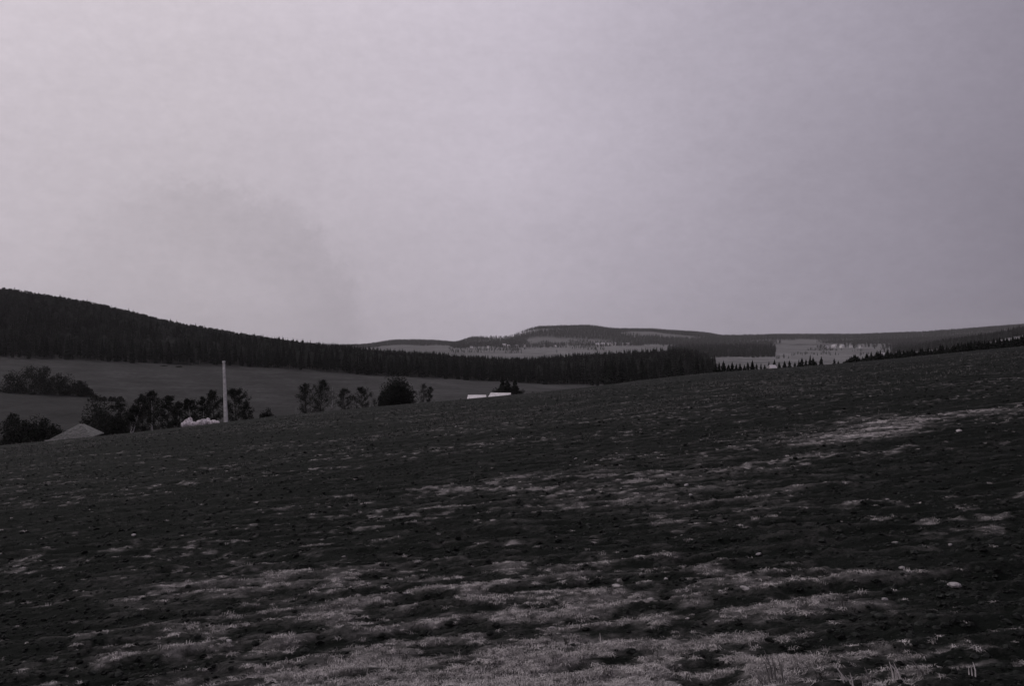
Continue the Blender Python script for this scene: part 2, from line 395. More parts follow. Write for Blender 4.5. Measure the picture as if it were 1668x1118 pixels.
# ------------------------------------------------------------------ instanced stuff (forest mass, grass)
def scatter(name, pts, idx, rot, scl, protos, label, cat):
    pc = bpy.data.collections.new(name+'_sources')
    for i, pm in enumerate(protos):
        po = bpy.data.objects.new('%s_source_%02d' % (name, i), pm); pc.objects.link(po)
    m = bpy.data.meshes.new(name); m.vertices.add(len(pts)); m.vertices.foreach_set('co', np.asarray(pts, np.float32).ravel())
    for nm, arr, ty in (('pick', idx, 'INT'), ('turn', rot, 'FLOAT'), ('size', scl, 'FLOAT')):
        at = m.attributes.new(nm, ty, 'POINT'); at.data.foreach_set('value', np.asarray(arr, np.int32 if ty == 'INT' else np.float32))
    o = bpy.data.objects.new(name, m); col.objects.link(o)
    g = bpy.data.node_groups.new(name+'_scatter', 'GeometryNodeTree')
    g.interface.new_socket('Geometry', in_out='INPUT', socket_type='NodeSocketGeometry')
    g.interface.new_socket('Geometry', in_out='OUTPUT', socket_type='NodeSocketGeometry')
    gi = g.nodes.new('NodeGroupInput'); gout = g.nodes.new('NodeGroupOutput')
    mp = g.nodes.new('GeometryNodeMeshToPoints'); iop = g.nodes.new('GeometryNodeInstanceOnPoints')
    ci = g.nodes.new('GeometryNodeCollectionInfo'); ci.inputs[0].default_value = pc; ci.inputs[1].default_value = True; ci.inputs[2].default_value = True
    def na(nm, ty):
        n = g.nodes.new('GeometryNodeInputNamedAttribute'); n.data_type = ty; n.inputs[0].default_value = nm; return n.outputs[0]
    L = g.links.new
    L(gi.outputs[0], mp.inputs[0]); L(mp.outputs[0], iop.inputs['Points']); L(ci.outputs[0], iop.inputs['Instance'])
    iop.inputs['Pick Instance'].default_value = True
    L(na('pick', 'INT'), iop.inputs['Instance Index'])
    cx = g.nodes.new('ShaderNodeCombineXYZ'); L(na('turn', 'FLOAT'), cx.inputs[2]); L(cx.outputs[0], iop.inputs['Rotation'])
    L(na('size', 'FLOAT'), iop.inputs['Scale'])
    L(iop.outputs[0], gout.inputs[0])
    md = o.modifiers.new('scatter', 'NODES'); md.node_group = g
    return tag(o, label, cat, kind='stuff')

# ------------------------------------------------------------------ tree builders (unit: metres)
def spruce_meshes(seed, H=14.0, low=False, base=0.12):
    r = random.Random(seed); tr = MB(); cr = MB()
    tr.tube([(0, 0, -0.8), (0, 0, H*0.5), (0, 0, H*0.97)], [H*0.014, H*0.009, 0.01], 6)
    nl = 11 if low else 20; wmax = H*r.uniform(0.15, 0.19)
    for i in range(nl):
        f = i/(nl-1); z = H*(base+(0.985-base)*f**0.9); rad = wmax*(1-f)**0.8*r.uniform(0.8, 1.1)+0.06*H*0.1
        if f < 0.12: rad *= 0.75
        nb = max(4, int((7 if low else 10)*(1-0.45*f)))
        for k in range(nb):
            if r.random() < 0.07: continue
            a = 2*math.pi*(k+r.random()*0.8)/nb; L = rad*r.uniform(0.65, 1.22); dz = -L*r.uniform(0.12, 0.5); wd = L*r.uniform(0.22, 0.34)+0.08
            ca, sa = math.cos(a), math.sin(a)
            def p(l, w_, z_): return (ca*l-sa*w_, sa*l+ca*w_, z+z_)
            th = H*0.022
            cr.add([p(0, 0, th), p(L*0.5, wd, dz*0.25), p(L*0.85, wd*0.55, dz*0.75), p(L, 0, dz), p(L*0.85, -wd*0.55, dz*0.75), p(L*0.5, -wd, dz*0.25), p(L*0.5, 0, dz*0.2+th), p(L*0.55, 0, dz*0.6-th*2.2)],
                   [(0, 6, 1), (1, 6, 2), (2, 6, 3), (3, 6, 4), (4, 6, 5), (5, 6, 0), (0, 1, 7), (1, 2, 7), (2, 3, 7), (3, 4, 7), (4, 5, 7), (5, 0, 7)])
    return tr, cr
def broadleaf_meshes(seed, H=8.0, W=5.0, trunk=0.13, stems=1, leaves=1500, leaf=0.16, z0=0.22, twigs=1.0, top=0.75, thin=1.0):
    """tapered trunk, limbs, branches and fine twigs; small leaf faces spread near the twig tips"""
    r = random.Random(seed); tr = MB(); br = MB(); tips = []
    def limb(p, d, L, rad, lvl, mb):
        n = 4; pts = [p]; q = Vector(p); dd = Vector(d).normalized()
        for i in range(n):
            dd = (dd+Vector((r.uniform(-1, 1), r.uniform(-1, 1), r.uniform(-0.5, 0.9)))*0.20).normalized()
            q = q+dd*L/n; pts.append(q.copy())
        mb.tube(pts, [rad*(1-0.8*i/n)*thin for i in range(n+1)], 5 if lvl < 2 else 3, cap=False)
        return pts
    def inside(q):
        e = (math.hypot(q.x, q.y)/(W*0.5))**2 + ((q.z-H*(z0+1)/2)/(H*(1-z0)*0.5))**2
        return e < 1.08
    for sidx in range(stems):
        a = r.random()*6.28; lean = 0.06 if stems == 1 else 0.35
        p0 = Vector((r.uniform(-.1, .1), r.uniform(-.1, .1), -0.5))*(1 if stems == 1 else 1.5)
        n = 7; pts = [p0]; rad = [trunk]; q = p0.copy(); d = Vector((math.cos(a)*lean, math.sin(a)*lean, 1)).normalized(); Lt = (H*0.96+0.5)/d.z*(1 if stems == 1 else r.uniform(0.75, 1))
        for i in range(n):
            d = (d+Vector((r.uniform(-1, 1), r.uniform(-1, 1), 0))*0.05).normalized(); q = q+d*Lt/n
            pts.append(q.copy()); rad.append(trunk*(1-0.92*(i+1)/n))
        tr.tube(pts, rad, 7)
        nb = int(H*3.2/stems**0.5)
        for k in range(nb):
            f = z0*0.9 + (0.97-z0*0.9)*k/nb; j = min(int(f*n), n-1); fr = f*n-j
            bp_ = pts[j].lerp(pts[j+1], fr); az = k*2.4+r.random(); up_ = r.uniform(0.25, 0.9)+f*0.5
            prof = math.sin(math.pi*min(1, max(0.05, (f-z0*0.6)/(1-z0*0.6)))**top)
            L = W*0.52*max(0.18, prof)*r.uniform(0.75, 1.1)
            bpts = limb(bp_, (math.cos(az), math.sin(az), up_), L, rad[j]*0.42+0.006, 1, br)
            for k2 in range(int(5*twigs)+1):
                tq = bpts[r.randrange(1, 5)]; d2 = Vector((math.cos(az+r.uniform(-1.3, 1.3)), math.sin(az+r.uniform(-1.3, 1.3)), r.uniform(-0.1, 1.2)))
                p2 = limb(tq, d2, L*r.uniform(0.3, 0.55), 0.014+rad[j]*0.08, 2, br)
                for k3 in range(int(4*twigs)):
                    d3 = d2+Vector((r.uniform(-1, 1), r.uniform(-1, 1), r.uniform(-0.6, 0.8)))
                    tq3 = p2[r.randrange(1, 5)]; e3 = tq3+d3.normalized()*L*r.uniform(0.12, 0.3)
                    br.tube([tq3, e3], [0.011*thin, 0.004], 3, cap=False); tips.append(e3); tips.append(tq3)
    lf_ = MB()
    tips = [q for q in tips if inside(q)] or tips
    for k in range(leaves):
        q = tips[r.randrange(len(tips))]+Vector((r.gauss(0, .16), r.gauss(0, .16), r.gauss(0, .14)))*(H/7)
        s_ = leaf*r.uniform(0.5, 1.25); A = Vector((r.gauss(0, 1), r.gauss(0, 1), r.gauss(0, 1))).normalized(); B = A.orthogonal().normalized()*0.6
        lf_.add([q+A*s_*.5, q+B*s_*.5, q-A*s_*.5, q-B*s_*.5], [(0, 1, 2, 3)])
    return tr, br, lf_
def bush_meshes(seed, H=5.0, W=6.0, leaves=5000, leaf=0.2, lumps=26):
    """dense rounded bush: many leaf faces in clumps through the volume, plus stems"""
    r = random.Random(seed); st = MB(); lf_ = MB()
    cl_ = []
    for k in range(lumps):
        a = r.random()*6.28; e = math.acos(r.uniform(-0.05, 1)); rr = r.uniform(0.5, 0.88)
        c_ = Vector((math.sin(e)*math.cos(a)*W*0.5*rr, math.sin(e)*math.sin(a)*W*0.5*rr, math.cos(e)*H*rr*0.92+0.05*H)); cl_.append((c_, r.uniform(0.10, 0.27)*min(W, H)))
        st.tube([(r.uniform(-.2, .2), r.uniform(-.2, .2), -0.5), c_*0.5+Vector((0, 0, 0.1*H)), c_], [0.07, 0.04, 0.01], 4, cap=False)
        for _ in range(5):
            d_ = Vector((r.gauss(0, 1), r.gauss(0, 1), abs(r.gauss(0, 1)))).normalized()
            st.tube([c_, c_+d_*r.uniform(0.25, 0.42)*min(W, H)*0.6], [0.02, 0.004], 3, cap=False)
    for k in range(leaves):
        c_, s0 = cl_[r.randrange(lumps)]
        d_ = Vector((r.gauss(0, 1), r.gauss(0, 1), r.gauss(0, 1))).normalized()*s0*r.random()**0.45*1.15
        q = c_+d_
        if q.z < 0: q.z = abs(q.z)
        s_ = leaf*r.uniform(0.5, 1.3); A = Vector((r.gauss(0, 1), r.gauss(0, 1), r.gauss(0, 1))).normalized(); B = A.orthogonal().normalized()*0.65
        lf_.add([q+A*s_*.5, q+B*s_*.5, q-A*s_*.5, q-B*s_*.5], [(0, 1, 2, 3)])
    return st, lf_

# ---- forest mass
spr = []                                      # one mesh each (crown and trunk) for the mass
for i in range(5):
    a1, c1 = spruce_meshes(100+i, 14.0, low=True, base=0.10+0.05*(i % 3))
    m_ = bpy.data.meshes.new('forest_tree'); o_ = len(c1.v)
    m_.from_pydata(c1.v+a1.v, [], c1.f+[tuple(o_+k for k in f) for f in a1.f])
    m_.materials.append(M['farneedles']); m_.materials.append(M['bark'])
    mi = np.zeros(len(m_.polygons), np.int32); mi[len(c1.f):] = 1; m_.polygons.foreach_set('material_index', mi); spr.append(m_)
for i in range(2):                            # rounder leafless broadleaf crowns mixed in
    t1, b1, l1 = broadleaf_meshes(140+i, 12.0, 6.0, 0.16, 1, 500, 0.5, 0.25, 0.6, 0.8, 2.0)
    m_ = bpy.data.meshes.new('forest_tree'); vv = []; ff = []
    for k in (l1, b1, t1):
        o_ = len(vv); vv += k.v; ff += [tuple(o_+j for j in f) for f in k.f]
    m_.from_pydata(vv, [], ff); m_.materials.append(M['bareforest']); spr.append(m_)
def forest_pts(px0, px1, Y0, Y1, sp, test=None, size=(0.75, 1.25)):
    out = []
    Y = Y0
    while Y < Y1:
        x0, x1 = P(px0, Y), P(px1, Y); n = max(1, int((x1-x0)/sp))
        xs = x0+(np.arange(n)+rng.uniform(-.4, .4, n))*(x1-x0)/n; ys = Y+rng.uniform(-.45, .45, n)*sp
        out.append(np.stack([xs, ys], 1)); Y += sp
    o = np.concatenate(out); 
    if test is not None: o = o[test(o[:, 0]/o[:, 1]*F+CX, o[:, 1])]
    z = height(o[:, 0], o[:, 1])
    return np.column_stack([o, z]), rng.uniform(size[0], size[1], len(o))
def clearing(p, Y):
    x = P(p, Y); return fbm(x/300, Y/330, 202, 3) < 0.58+0.04*rng.random(len(x))
def forest(name, parts, label, broad=0.12):
    pts = np.concatenate([p for p, _ in parts]); sz = np.concatenate([s_ for _, s_ in parts]); n = len(pts)
    if callable(broad): broad = broad(pts[:, 0]/pts[:, 1]*F+CX, pts[:, 1])
    idx = np.where(rng.random(n) < broad, rng.integers(5, 7, n), rng.integers(0, 5, n))
    return scatter(name, pts, idx, rng.uniform(0, 6.28, n), sz, spr, label, 'forest')
EDGE_PX = [-250, 150, 450, 560, 750, 950, 1165]
def lim(px, Y):
    return Y > 0
def gap_top(px, Y):                           # the wood is lower and thinner towards its middle
    return np.where(px > 1165, False, True)
fa = forest_pts(-850, 560, 622, 1080, 5.0, None, (0.7, 1.2))
fa[1][:] *= 1-0.3*sstep(700, 860, fa[0][:, 1])*sstep(640, 420, fa[0][:, 0]/fa[0][:, 1]*F+CX)
fb = forest_pts(560, 960, 622, 1010, 5.0, None, (0.8, 1.15))
def pxof(a): return a[0][:, 0]/a[0][:, 1]*F+CX
fb[1][:] *= 1-0.05*sstep(690, 760, pxof(fb))+0.22*sstep(850, 960, pxof(fb))
fc_ = forest_pts(960, 1172, 560, 1010, 5.0, lambda p, Y: (p < 1158+14*np.sin(Y*0.05)) & ((Y > 622) | (p > 985+0.2*(622-Y))), (0.85, 1.3))
fc_[1][:] *= 1.06-0.45*sstep(1115, 1172, pxof(fc_))
forest('forest', [fa, fb, fc_], 'dark conifer forest covering the left hill and running as a band across the middle',
       lambda p, Y: 0.38+0.58*sstep(700, 860, Y)*sstep(640, 420, p))
fd = forest_pts(1090, 1268, 1720, 2700, 9, lambda p, Y: p+(Y-1720)*0.012+rng.uniform(0, 1, len(p))**3*60 < 1272, (0.6, 1.3))
forest('distant_forest', [fd], 'hazy distant forest block standing between the two pale fields on the right')
fe = forest_pts(540, 1560, 3950, 5150, 13, clearing, (0.9, 1.4))
ff_ = forest_pts(1330, 2000, 2750, 3950, 11, lambda p, Y: Y > 3950-1200*np.clip((p-1330)/260, 0, 1), (0.9, 1.3))
fj = forest_pts(1000, 1262, 3330, 3950, 12, lambda p, Y: (fbm(P(p, Y)/150, Y/200, 55, 3) < 0.62) & (Y > 3330+300*fbm(p/20, Y*0, 56, 2)), (0.8, 1.3))
fk = forest_pts(740, 1000, 3350, 3950, 13, lambda p, Y: (fbm(P(p, Y)/90, Y/120, 57, 3) > 0.47), (0.5, 1.0))
fl = forest_pts(735, 990, 2300, 3500, 15, lambda p, Y: (fbm(P(p, Y)/110, Y/60, 58, 3) > 0.66), (0.4, 0.8))
fm = forest_pts(1268, 1450, 1300, 2600, 13, lambda p, Y: (fbm(P(p, Y)/80, Y/90, 59, 3) > 0.67), (0.3, 0.65))
fn_ = forest_pts(1438, 1530, 1650, 3000, 11, lambda p, Y: p > 1440+30*rng.random(len(p))+8*np.sin(Y/90), (0.5, 1.0))
fg = forest_pts(1560, 2200, 3950, 5150, 14, clearing, (0.9, 1.4))
fi = forest_pts(1490, 2100, 1480, 2600, 9, lambda p, Y: p > 1500+(Y-1480)*0.02+30*rng.random(len(p)), (0.8, 1.25))
fh = forest_pts(735, 860, 3800, 3950, 10, None, (1.0, 1.7))
forest('hill_forest', [fe, ff_, fg, fh, fi, fj, fk, fl, fm, fn_], 'grey hazy woodland covering the far hills on the horizon', 0.3)

# ---- individual spruces: front edge of the forest, clump, crest row, right-hand row
spk = []
for i in range(5):
    a1, c1 = spruce_meshes(200+i, 14.0, False, base=(0.08, 0.2, 0.3, 0.14, 0.05)[i])
    spk.append((a1.mesh('trunk', M['bark']), c1.mesh('crown', M['needles'])))
sproto = []
def spruce(px, Y, H, label, group, kind=None, wide=1.0):
    k = random.randrange(5) if kind is None else kind
    x, y_, z = on(px, Y)
    e = empty('spruce_tree', (x, y_, z), random.uniform(0, 6.28), H/14.0)
    e.scale = (H/14*random.uniform(0.85, 1.25)*wide,)*2+(H/14,)
    for nm, m_ in (('trunk', spk[k][0]), ('crown', spk[k][1])):
        o = bpy.data.objects.new(nm, m_); col.objects.link(o); o.parent = e
    return tag(e, label, 'spruce tree', group)
for i in range(120):
    px = -10+1180*(i+random.uniform(-.3, .3))/120
    Y = 612+random.uniform(-6, 6)
    if px > 960: Y = 590+random.uniform(-12, 8)
    spruce(px, Y, random.uniform(10.5, 15.5), 'tall dark spruce in the front edge of the forest band behind the grey meadow', 'spruces along the front edge of the forest')
for i in range(34):
    px = random.uniform(985, 1145); Y = random.uniform(395, 450)
    spruce(px, Y, H_to(px, random.uniform(578, 596), Y), 'black spruce in the dense clump behind the field crest where the forest comes closest', 'spruces of the near clump')
tops = [(1165,592),(1172,590),(1178,588),(1186,594),(1192,590),(1199,593),(1206,592),(1213,594),(1219,590),(1226,587),(1233,592),(1240,592),(1246,594),(1252,589),
        (1262,586),(1270,590),(1278,588),(1287,587),(1294,590),(1301,586),(1307,583),(1313,585),(1320,580),(1325,582),(1330,588),(1338,581),(1358,584),(1366,588)]
for px, tp in tops:
    Y = random.uniform(196, 225)
    spruce(px+random.uniform(-1, 1), Y, H_to(px, tp, Y), 'small dark spruce poking up behind the crest below the pale distant field', 'small spruces behind the crest', wide=1.35)
for i in range(110):
    px = 1374+305*(i+random.uniform(-.4, .4))/110
    tp = np.interp(px, [1374, 1385, 1400, 1430, 1470, 1520, 1560, 1610, 1668], [586, 580, 580, 573, 571, 566, 560, 553, 545])
    Y = random.uniform(200, 245)
    spruce(px, Y, H_to(px, tp+random.uniform(-2.5, 5), Y), 'black spruce in the close row behind the rising right end of the field', 'spruces in the close row on the right', wide=1.7)

# ------------------------------------------------------------------ broadleaf trees and bushes
def btree(px, top, Y, wpx, label, seed, cat='tree', trunkmat='birch', leaves=1300, twig='twig', stems=1, name='bare_tree', group=None, z0=0.22, leaf=0.16, thin=1.0, trunk=None, twigs=1.0, leafmat='darkleaf'):
    H = H_to(px, top, Y); W = wpx/F*Y*(1.12 if px < 420 else 1.0); leaves = int(leaves*(1.7 if px < 420 else 2.3)); leaf *= 1.2
    t1, b1, l1 = broadleaf_meshes(seed, H, W, trunk or 0.011*H+0.03, stems, leaves, leaf, z0, twigs, 0.8, thin)
    e = empty(name, on(px, Y), 0)
    t1.build('trunk', M[trunkmat], e, True); b1.build('branches', M[twig], e); l1.build('leaves', M[leafmat], e)
    return tag(e, label, cat, group)
def bush(px, top, Y, wpx, label, seed, leaves=3000, leaf=0.22, name='bush', mt='darkleaf', lumps=26, group=None):
    H = H_to(px, top, Y); W = wpx/F*Y
    s1, l1 = bush_meshes(seed, H, W, leaves, leaf, lumps)
    e = empty(name, on(px, Y), 0)
    s1.build('stems', M['twig'], e); l1.build('foliage', M[mt], e)
    return tag(e, label, 'bush', group)
G1 = 'birches behind the left end of the crest'
btree(207, 640, 138, 34, 'pale trunked birch with a forked base, leftmost of the row behind the crest', 1, 'birch', name='birch_tree', group=G1, trunk=0.17, stems=2, leaves=1500, z0=0.3)
btree(190, 652, 150, 40, 'dark crowned birch just behind the forked pale trunk', 2, 'birch', name='birch_tree', group=G1, trunkmat='twig', leaves=1900)
btree(232, 640, 144, 30, 'slender birch with a dark stem right of the forked birch', 3, 'birch', name='birch_tree', group=G1, trunkmat='greytwig', leaves=1900)
btree(249, 634, 140, 30, 'straight birch with a thin pale trunk in the middle of the row', 4, 'birch', name='birch_tree', group=G1, leaves=1500, z0=0.3)
btree(272, 642, 142, 34, 'dark birch with thick twigs between the straight birch and the rubble', 5, 'birch', name='birch_tree', group=G1, trunkmat='greytwig', leaves=2000)
btree(292, 652, 148, 30, 'low bushy birch directly behind the left end of the pale rubble', 6, 'birch', name='birch_tree', group=G1, trunkmat='twig', leaves=1700)
btree(313, 648, 142, 30, 'birch with a leaning pale trunk rising out of the rubble heap', 7, 'birch', name='birch_tree', group=G1, leaves=1300, z0=0.34)
btree(330, 645, 146, 28, 'thin pale birch behind the middle of the rubble heap', 8, 'birch', name='birch_tree', group=G1, leaves=1300, z0=0.3)
btree(350, 634, 148, 34, 'dark twiggy birch just left of the concrete pole', 9, 'birch', name='birch_tree', group=G1, trunkmat='greytwig', leaves=2100)
btree(386, 632, 152, 44, 'dark broad tree just right of the concrete pole', 10, 'tree', name='bare_tree', trunkmat='twig', leaves=2300)
btree(404, 652, 160, 26, 'small dim tree at the right of the broad tree by the pole', 12, 'tree', name='bare_tree', trunkmat='twig', leaves=1100)
bush(436, 661, 150, 26, 'low dark bush alone on the crest between pole and bare trees', 11, 1500)
btree(498, 622, 172, 36, 'left half of the twin leafless trees behind the crest', 13, leaves=1500, trunkmat='twig', leaf=.14)
btree(519, 617, 170, 38, 'tall leafless tree with a dense dark middle, right of its twin', 14, leaves=1900, trunkmat='twig', leaf=.14)
btree(541, 628, 178, 16, 'thin upright sapling with a pale stem next to the tall leafless tree', 15, leaves=150, trunkmat='birch', twig='greytwig', leaf=.12)
btree(562, 631, 174, 32, 'small rounded leafless tree, second from the big dark bush', 16, leaves=1000, trunkmat='twig', twig='twig', leaf=.16)
btree(592, 629, 172, 34, 'small grey leafless tree nearest the left side of the big dark bush', 17, leaves=1000, trunkmat='twig', twig='twig', leaf=.16)
bush(612, 640, 176, 24, 'grey thin bush leaning on the left flank of the big dark bush', 18, 700, .16, mt='darkleaf')
bush(647, 613, 172, 66, 'big dense black domed bush behind the crest', 19, 24000, .30, lumps=80)
bush(626, 628, 168, 30, 'rounded dark shoulder bush growing against the big domed bush', 20, 2600, .24)
btree(688, 622, 176, 20, 'thin grey leafless tree right beside the big domed bush', 21, leaves=500, trunkmat='greytwig', twig='greytwig', leaf=.13)
btree(699, 627, 174, 17, 'narrow darker leafless tree, right one of the thin pair beside the domed bush', 22, leaves=650, trunkmat='twig', twig='greytwig', leaf=.13)
spruce(818, 205, H_to(818, 611, 205), 'pointed black spruce at the left of the clump behind the pale roofs', 'spruces behind the pale roofs', 0, 1.7)
spruce(826, 210, H_to(826, 619, 210), 'lowest black spruce in the middle of the clump behind the pale roofs', 'spruces behind the pale roofs', 3, 2.2)
spruce(839, 205, H_to(839, 616, 205), 'slim black spruce at the right of the clump behind the pale roofs', 'spruces behind the pale roofs', 4, 1.6)
bush(822, 620, 200, 42, 'dense dark bush directly behind the right pale roof', 23, 9000, .3, lumps=50)
bush(840, 624, 203, 26, 'dark bush at the right end of the clump behind the roofs', 24, 4000, .28)
bush(849, 628, 210, 18, 'paler small bush at the right foot of the clump behind the roofs', 25, 900, .2)
bush(868, 632, 215, 12, 'tiny dark bush to the right of the roofs', 26, 500, .2)
bush(895, 630, 225, 26, 'faint low bush far right of the roofs on the meadow edge', 27, 700, .2)
bush(752, 645, 172, 16, 'small dark bush just left of the left pale roof', 28, 700, .18)
# hedge line on the upper left meadow
hedge = [(22,597,36,'leftmost'), (48,590,40,''), (66,588,34,''), (88,603,34,''), (108,606,36,''), (126,618,30,''), (140,630,24,'')]
hl = ['dark tree at the left frame edge of the meadow hedge', 'tall dark rounded tree, second of the meadow hedge from the left edge', 'highest dark tree of the meadow hedge, with a rounded top',
      'dark bush sitting in the dip of the meadow hedge', 'broad dark bush right of the dip in the meadow hedge', 'sloping dark bush near the right end of the meadow hedge', 'last and smallest bush at the right end of the meadow hedge']
for i, (px, tp, wd, _) in enumerate(hedge):
    bush(px, tp, 398+random.uniform(-5, 5), wd*1.25, hl[i], 40+i, 2600, .5, group='bushes of the meadow hedge')
for i, (px, tp) in enumerate(((155, 641), (168, 643), (182, 645), (196, 646))):
    bush(px, tp, 380, 18, ['low hedge bush nearest the tall meadow hedge', 'second low hedge bush on the meadow', 'third low hedge bush on the meadow', 'low hedge bush nearest the birch row'][i], 50+i, 500, .4)
bush(267, 598, 590, 16, 'isolated small dark bush below the forest edge on the meadow', 55, 400, .6)
bush(292, 600, 585, 14, 'second small dark bush below the forest edge on the meadow', 56, 300, .6)
# black thicket left and around the hut
thick = [(18,668,52),(44,672,50),(70,676,46),(34,694,50),(66,700,44),(158,652,52),(176,664,50),(172,684,44),(90,690,30),(192,672,30)]
tl = ['black thicket tree at the far left edge behind the crest', 'black thicket bush second from the left edge', 'black thicket bush left of the hut roof apex', 'low black bush at the lower left corner of the valley',
      'low black bush touching the left eave of the hut', 'tall black bush standing behind the right side of the hut', 'dark bush between the hut and the forked birch', 'low dark bush at the right eave of the hut',
      'small black bush behind the left slope of the hut roof', 'small dark bush at the foot of the forked birch']
for i, (px, tp, wd) in enumerate(thick):
    bush(px, tp-6, (166, 160, 172, 140, 138, 166, 162, 150, 165, 150)[i], wd*1.5, tl[i], 60+i, 6500, .30, group='bushes of the black thicket')

for i, (px, tp, lb) in enumerate(((222, 668, 'low dark undergrowth behind the dark stemmed birch'), (243, 672, 'low dark undergrowth behind the straight birch'), (263, 664, 'low dark undergrowth left of the thick twigged birch'),
        (286, 668, 'low dark undergrowth just left of the rubble heap'), (340, 666, 'low dark undergrowth behind the right part of the rubble heap'), (380, 664, 'low dark undergrowth at the foot of the pole'), (400, 668, 'low dark undergrowth right of the broad tree by the pole'))):
    bush(px, tp+8, 160+2*(i % 3), 40, lb, 80+i, 1100, .26, group='undergrowth under the birch row')
# ------------------------------------------------------------------ pole
pp = on(368, 117)
Hp = H_to(368, 588, 117)
pole = empty('utility_pole', pp, 0); pole.rotation_euler = (0, R(-2.0), 0)
mb = MB()
def sqpole(mb, w0, w1, h, n=8):
    vs = []; fs = []
    for i in range(n+1):
        f = i/n; w_ = w0+(w1-w0)*f; z = -0.6+(h+0.6)*f
        ch = w_*0.22
        vs += [(w_-ch, -w_, z), (w_, -w_+ch, z), (w_, w_-ch, z), (w_-ch, w_, z), (-w_+ch, w_, z), (-w_, w_-ch, z), (-w_, -w_+ch, z), (-w_+ch, -w_, z)]
    for i in range(n):
        for k in range(8): fs.append((i*8+k, i*8+(k+1) % 8, i*8+8+(k+1) % 8, i*8+8+k))
    fs.append(tuple(range(n*8, n*8+8))); mb.add(vs, fs)
sqpole(mb, 0.215, 0.125, Hp)
mb.build('shaft', M['concrete'], pole)
for sx in (-0.17, 0.17):
    m1 = MB(); m1.tube([(0, 0, Hp-0.35), (sx, 0, Hp-0.33), (sx, 0, Hp-0.16)], [0.012]*3, 6); br_ = m1.build('bracket', M['iron'], pole)
    m2 = MB(); m2.tube([(sx, 0, Hp-0.17), (sx, 0, Hp-0.13), (sx, 0, Hp-0.09), (sx, 0, Hp-0.05)], [0.03, 0.045, 0.03, 0.038], 10); m2.build('insulator', M['porcelain'], br_)
tag(pole, 'tall pale square concrete pole leaning slightly left on the crest', 'pole')

# ------------------------------------------------------------------ stones
def stone_mesh(seed, m, flat=0.6):
    r = random.Random(seed); mb = MB(); nu, nvv = 12, 7; ph = [r.uniform(0, 6.28) for _ in range(6)]
    vs = [(0, 0, flat)]; fs = []
    for j in range(1, nvv):
        e = math.pi*j/nvv
        for i in range(nu):
            a = 2*math.pi*i/nu
            rr = 1+0.20*math.sin(2*a+ph[0])+0.14*math.sin(3*a+ph[1]+2*e)+0.10*math.sin(5*a+ph[2])*math.sin(3*e)+r.uniform(-0.09, 0.09)
            vs.append((math.sin(e)*math.cos(a)*rr, math.sin(e)*math.sin(a)*rr*0.8, math.cos(e)*flat*(1+r.uniform(-.1, .1))))
    vs.append((0, 0, -flat)); 
    for i in range(nu): fs.append((0, 1+i, 1+(i+1) % nu))
    for j in range(nvv-2):
        for i in range(nu):
            a_ = 1+j*nu+i; b_ = 1+j*nu+(i+1) % nu; fs.append((a_, a_+nu, b_+nu, b_))
    o_ = 1+(nvv-2)*nu
    for i in range(nu): fs.append((o_+i, len(vs)-1, o_+(i+1) % nu))
    mb.add(vs, fs); return mb.mesh('stone', m)
rub = [stone_mesh(300+i, M['rubble'], 0.75) for i in range(4)]
heap = [(300,690.5,9,'dark-sided block at the left end of the rubble heap'),(306,686,10,'tilted block on the left hump of the rubble heap'),(309,682.5,8,'topmost block of the left hump of the rubble heap'),
        (315,690,9,'brightest block low in the notch of the rubble heap'),(324,688,10,'rounded block just right of the notch in the rubble heap'),(331,686,10,'middle block of the long right part of the rubble heap'),
        (339,683.5,8,'upright block sticking up highest on the right part of the rubble heap'),(341,688,10,'low block under the upright one in the rubble heap'),(348,687,9,'flat block near the right end of the rubble heap'),(354,687.5,6,'smallest block at the right end of the rubble heap near the pole')]
for i, (px, py, wd, lb) in enumerate(heap):
    Y = 116+random.uniform(-.8, .8); x = P(px, Y); z = EYE-(py-CY)/F*Y; s_ = wd/F*Y*0.62
    o = bpy.data.objects.new('rubble_block', rub[i % 4]); col.objects.link(o)
    zc = gz(x, Y)
    top = z+s_*0.5
    o.location = (x, Y, (zc-0.15+top)/2); hz = max(0.25, (top-zc+0.15)/2/0.75)
    o.scale = (s_, s_*0.9, hz); o.rotation_euler = (0, 0, random.uniform(0, 6))
    tag(o, lb, 'rubble', 'blocks of the pale rubble heap')
stn = [stone_mesh(320+i, M['stone'], 0.55) for i in range(5)]
def gy(px, py):                               # distance at which the near field is seen at that pixel
    u = (px-CX)/F; vv_ = (py-CY)/F
    return 1.6/(vv_ + SA*u + SB)
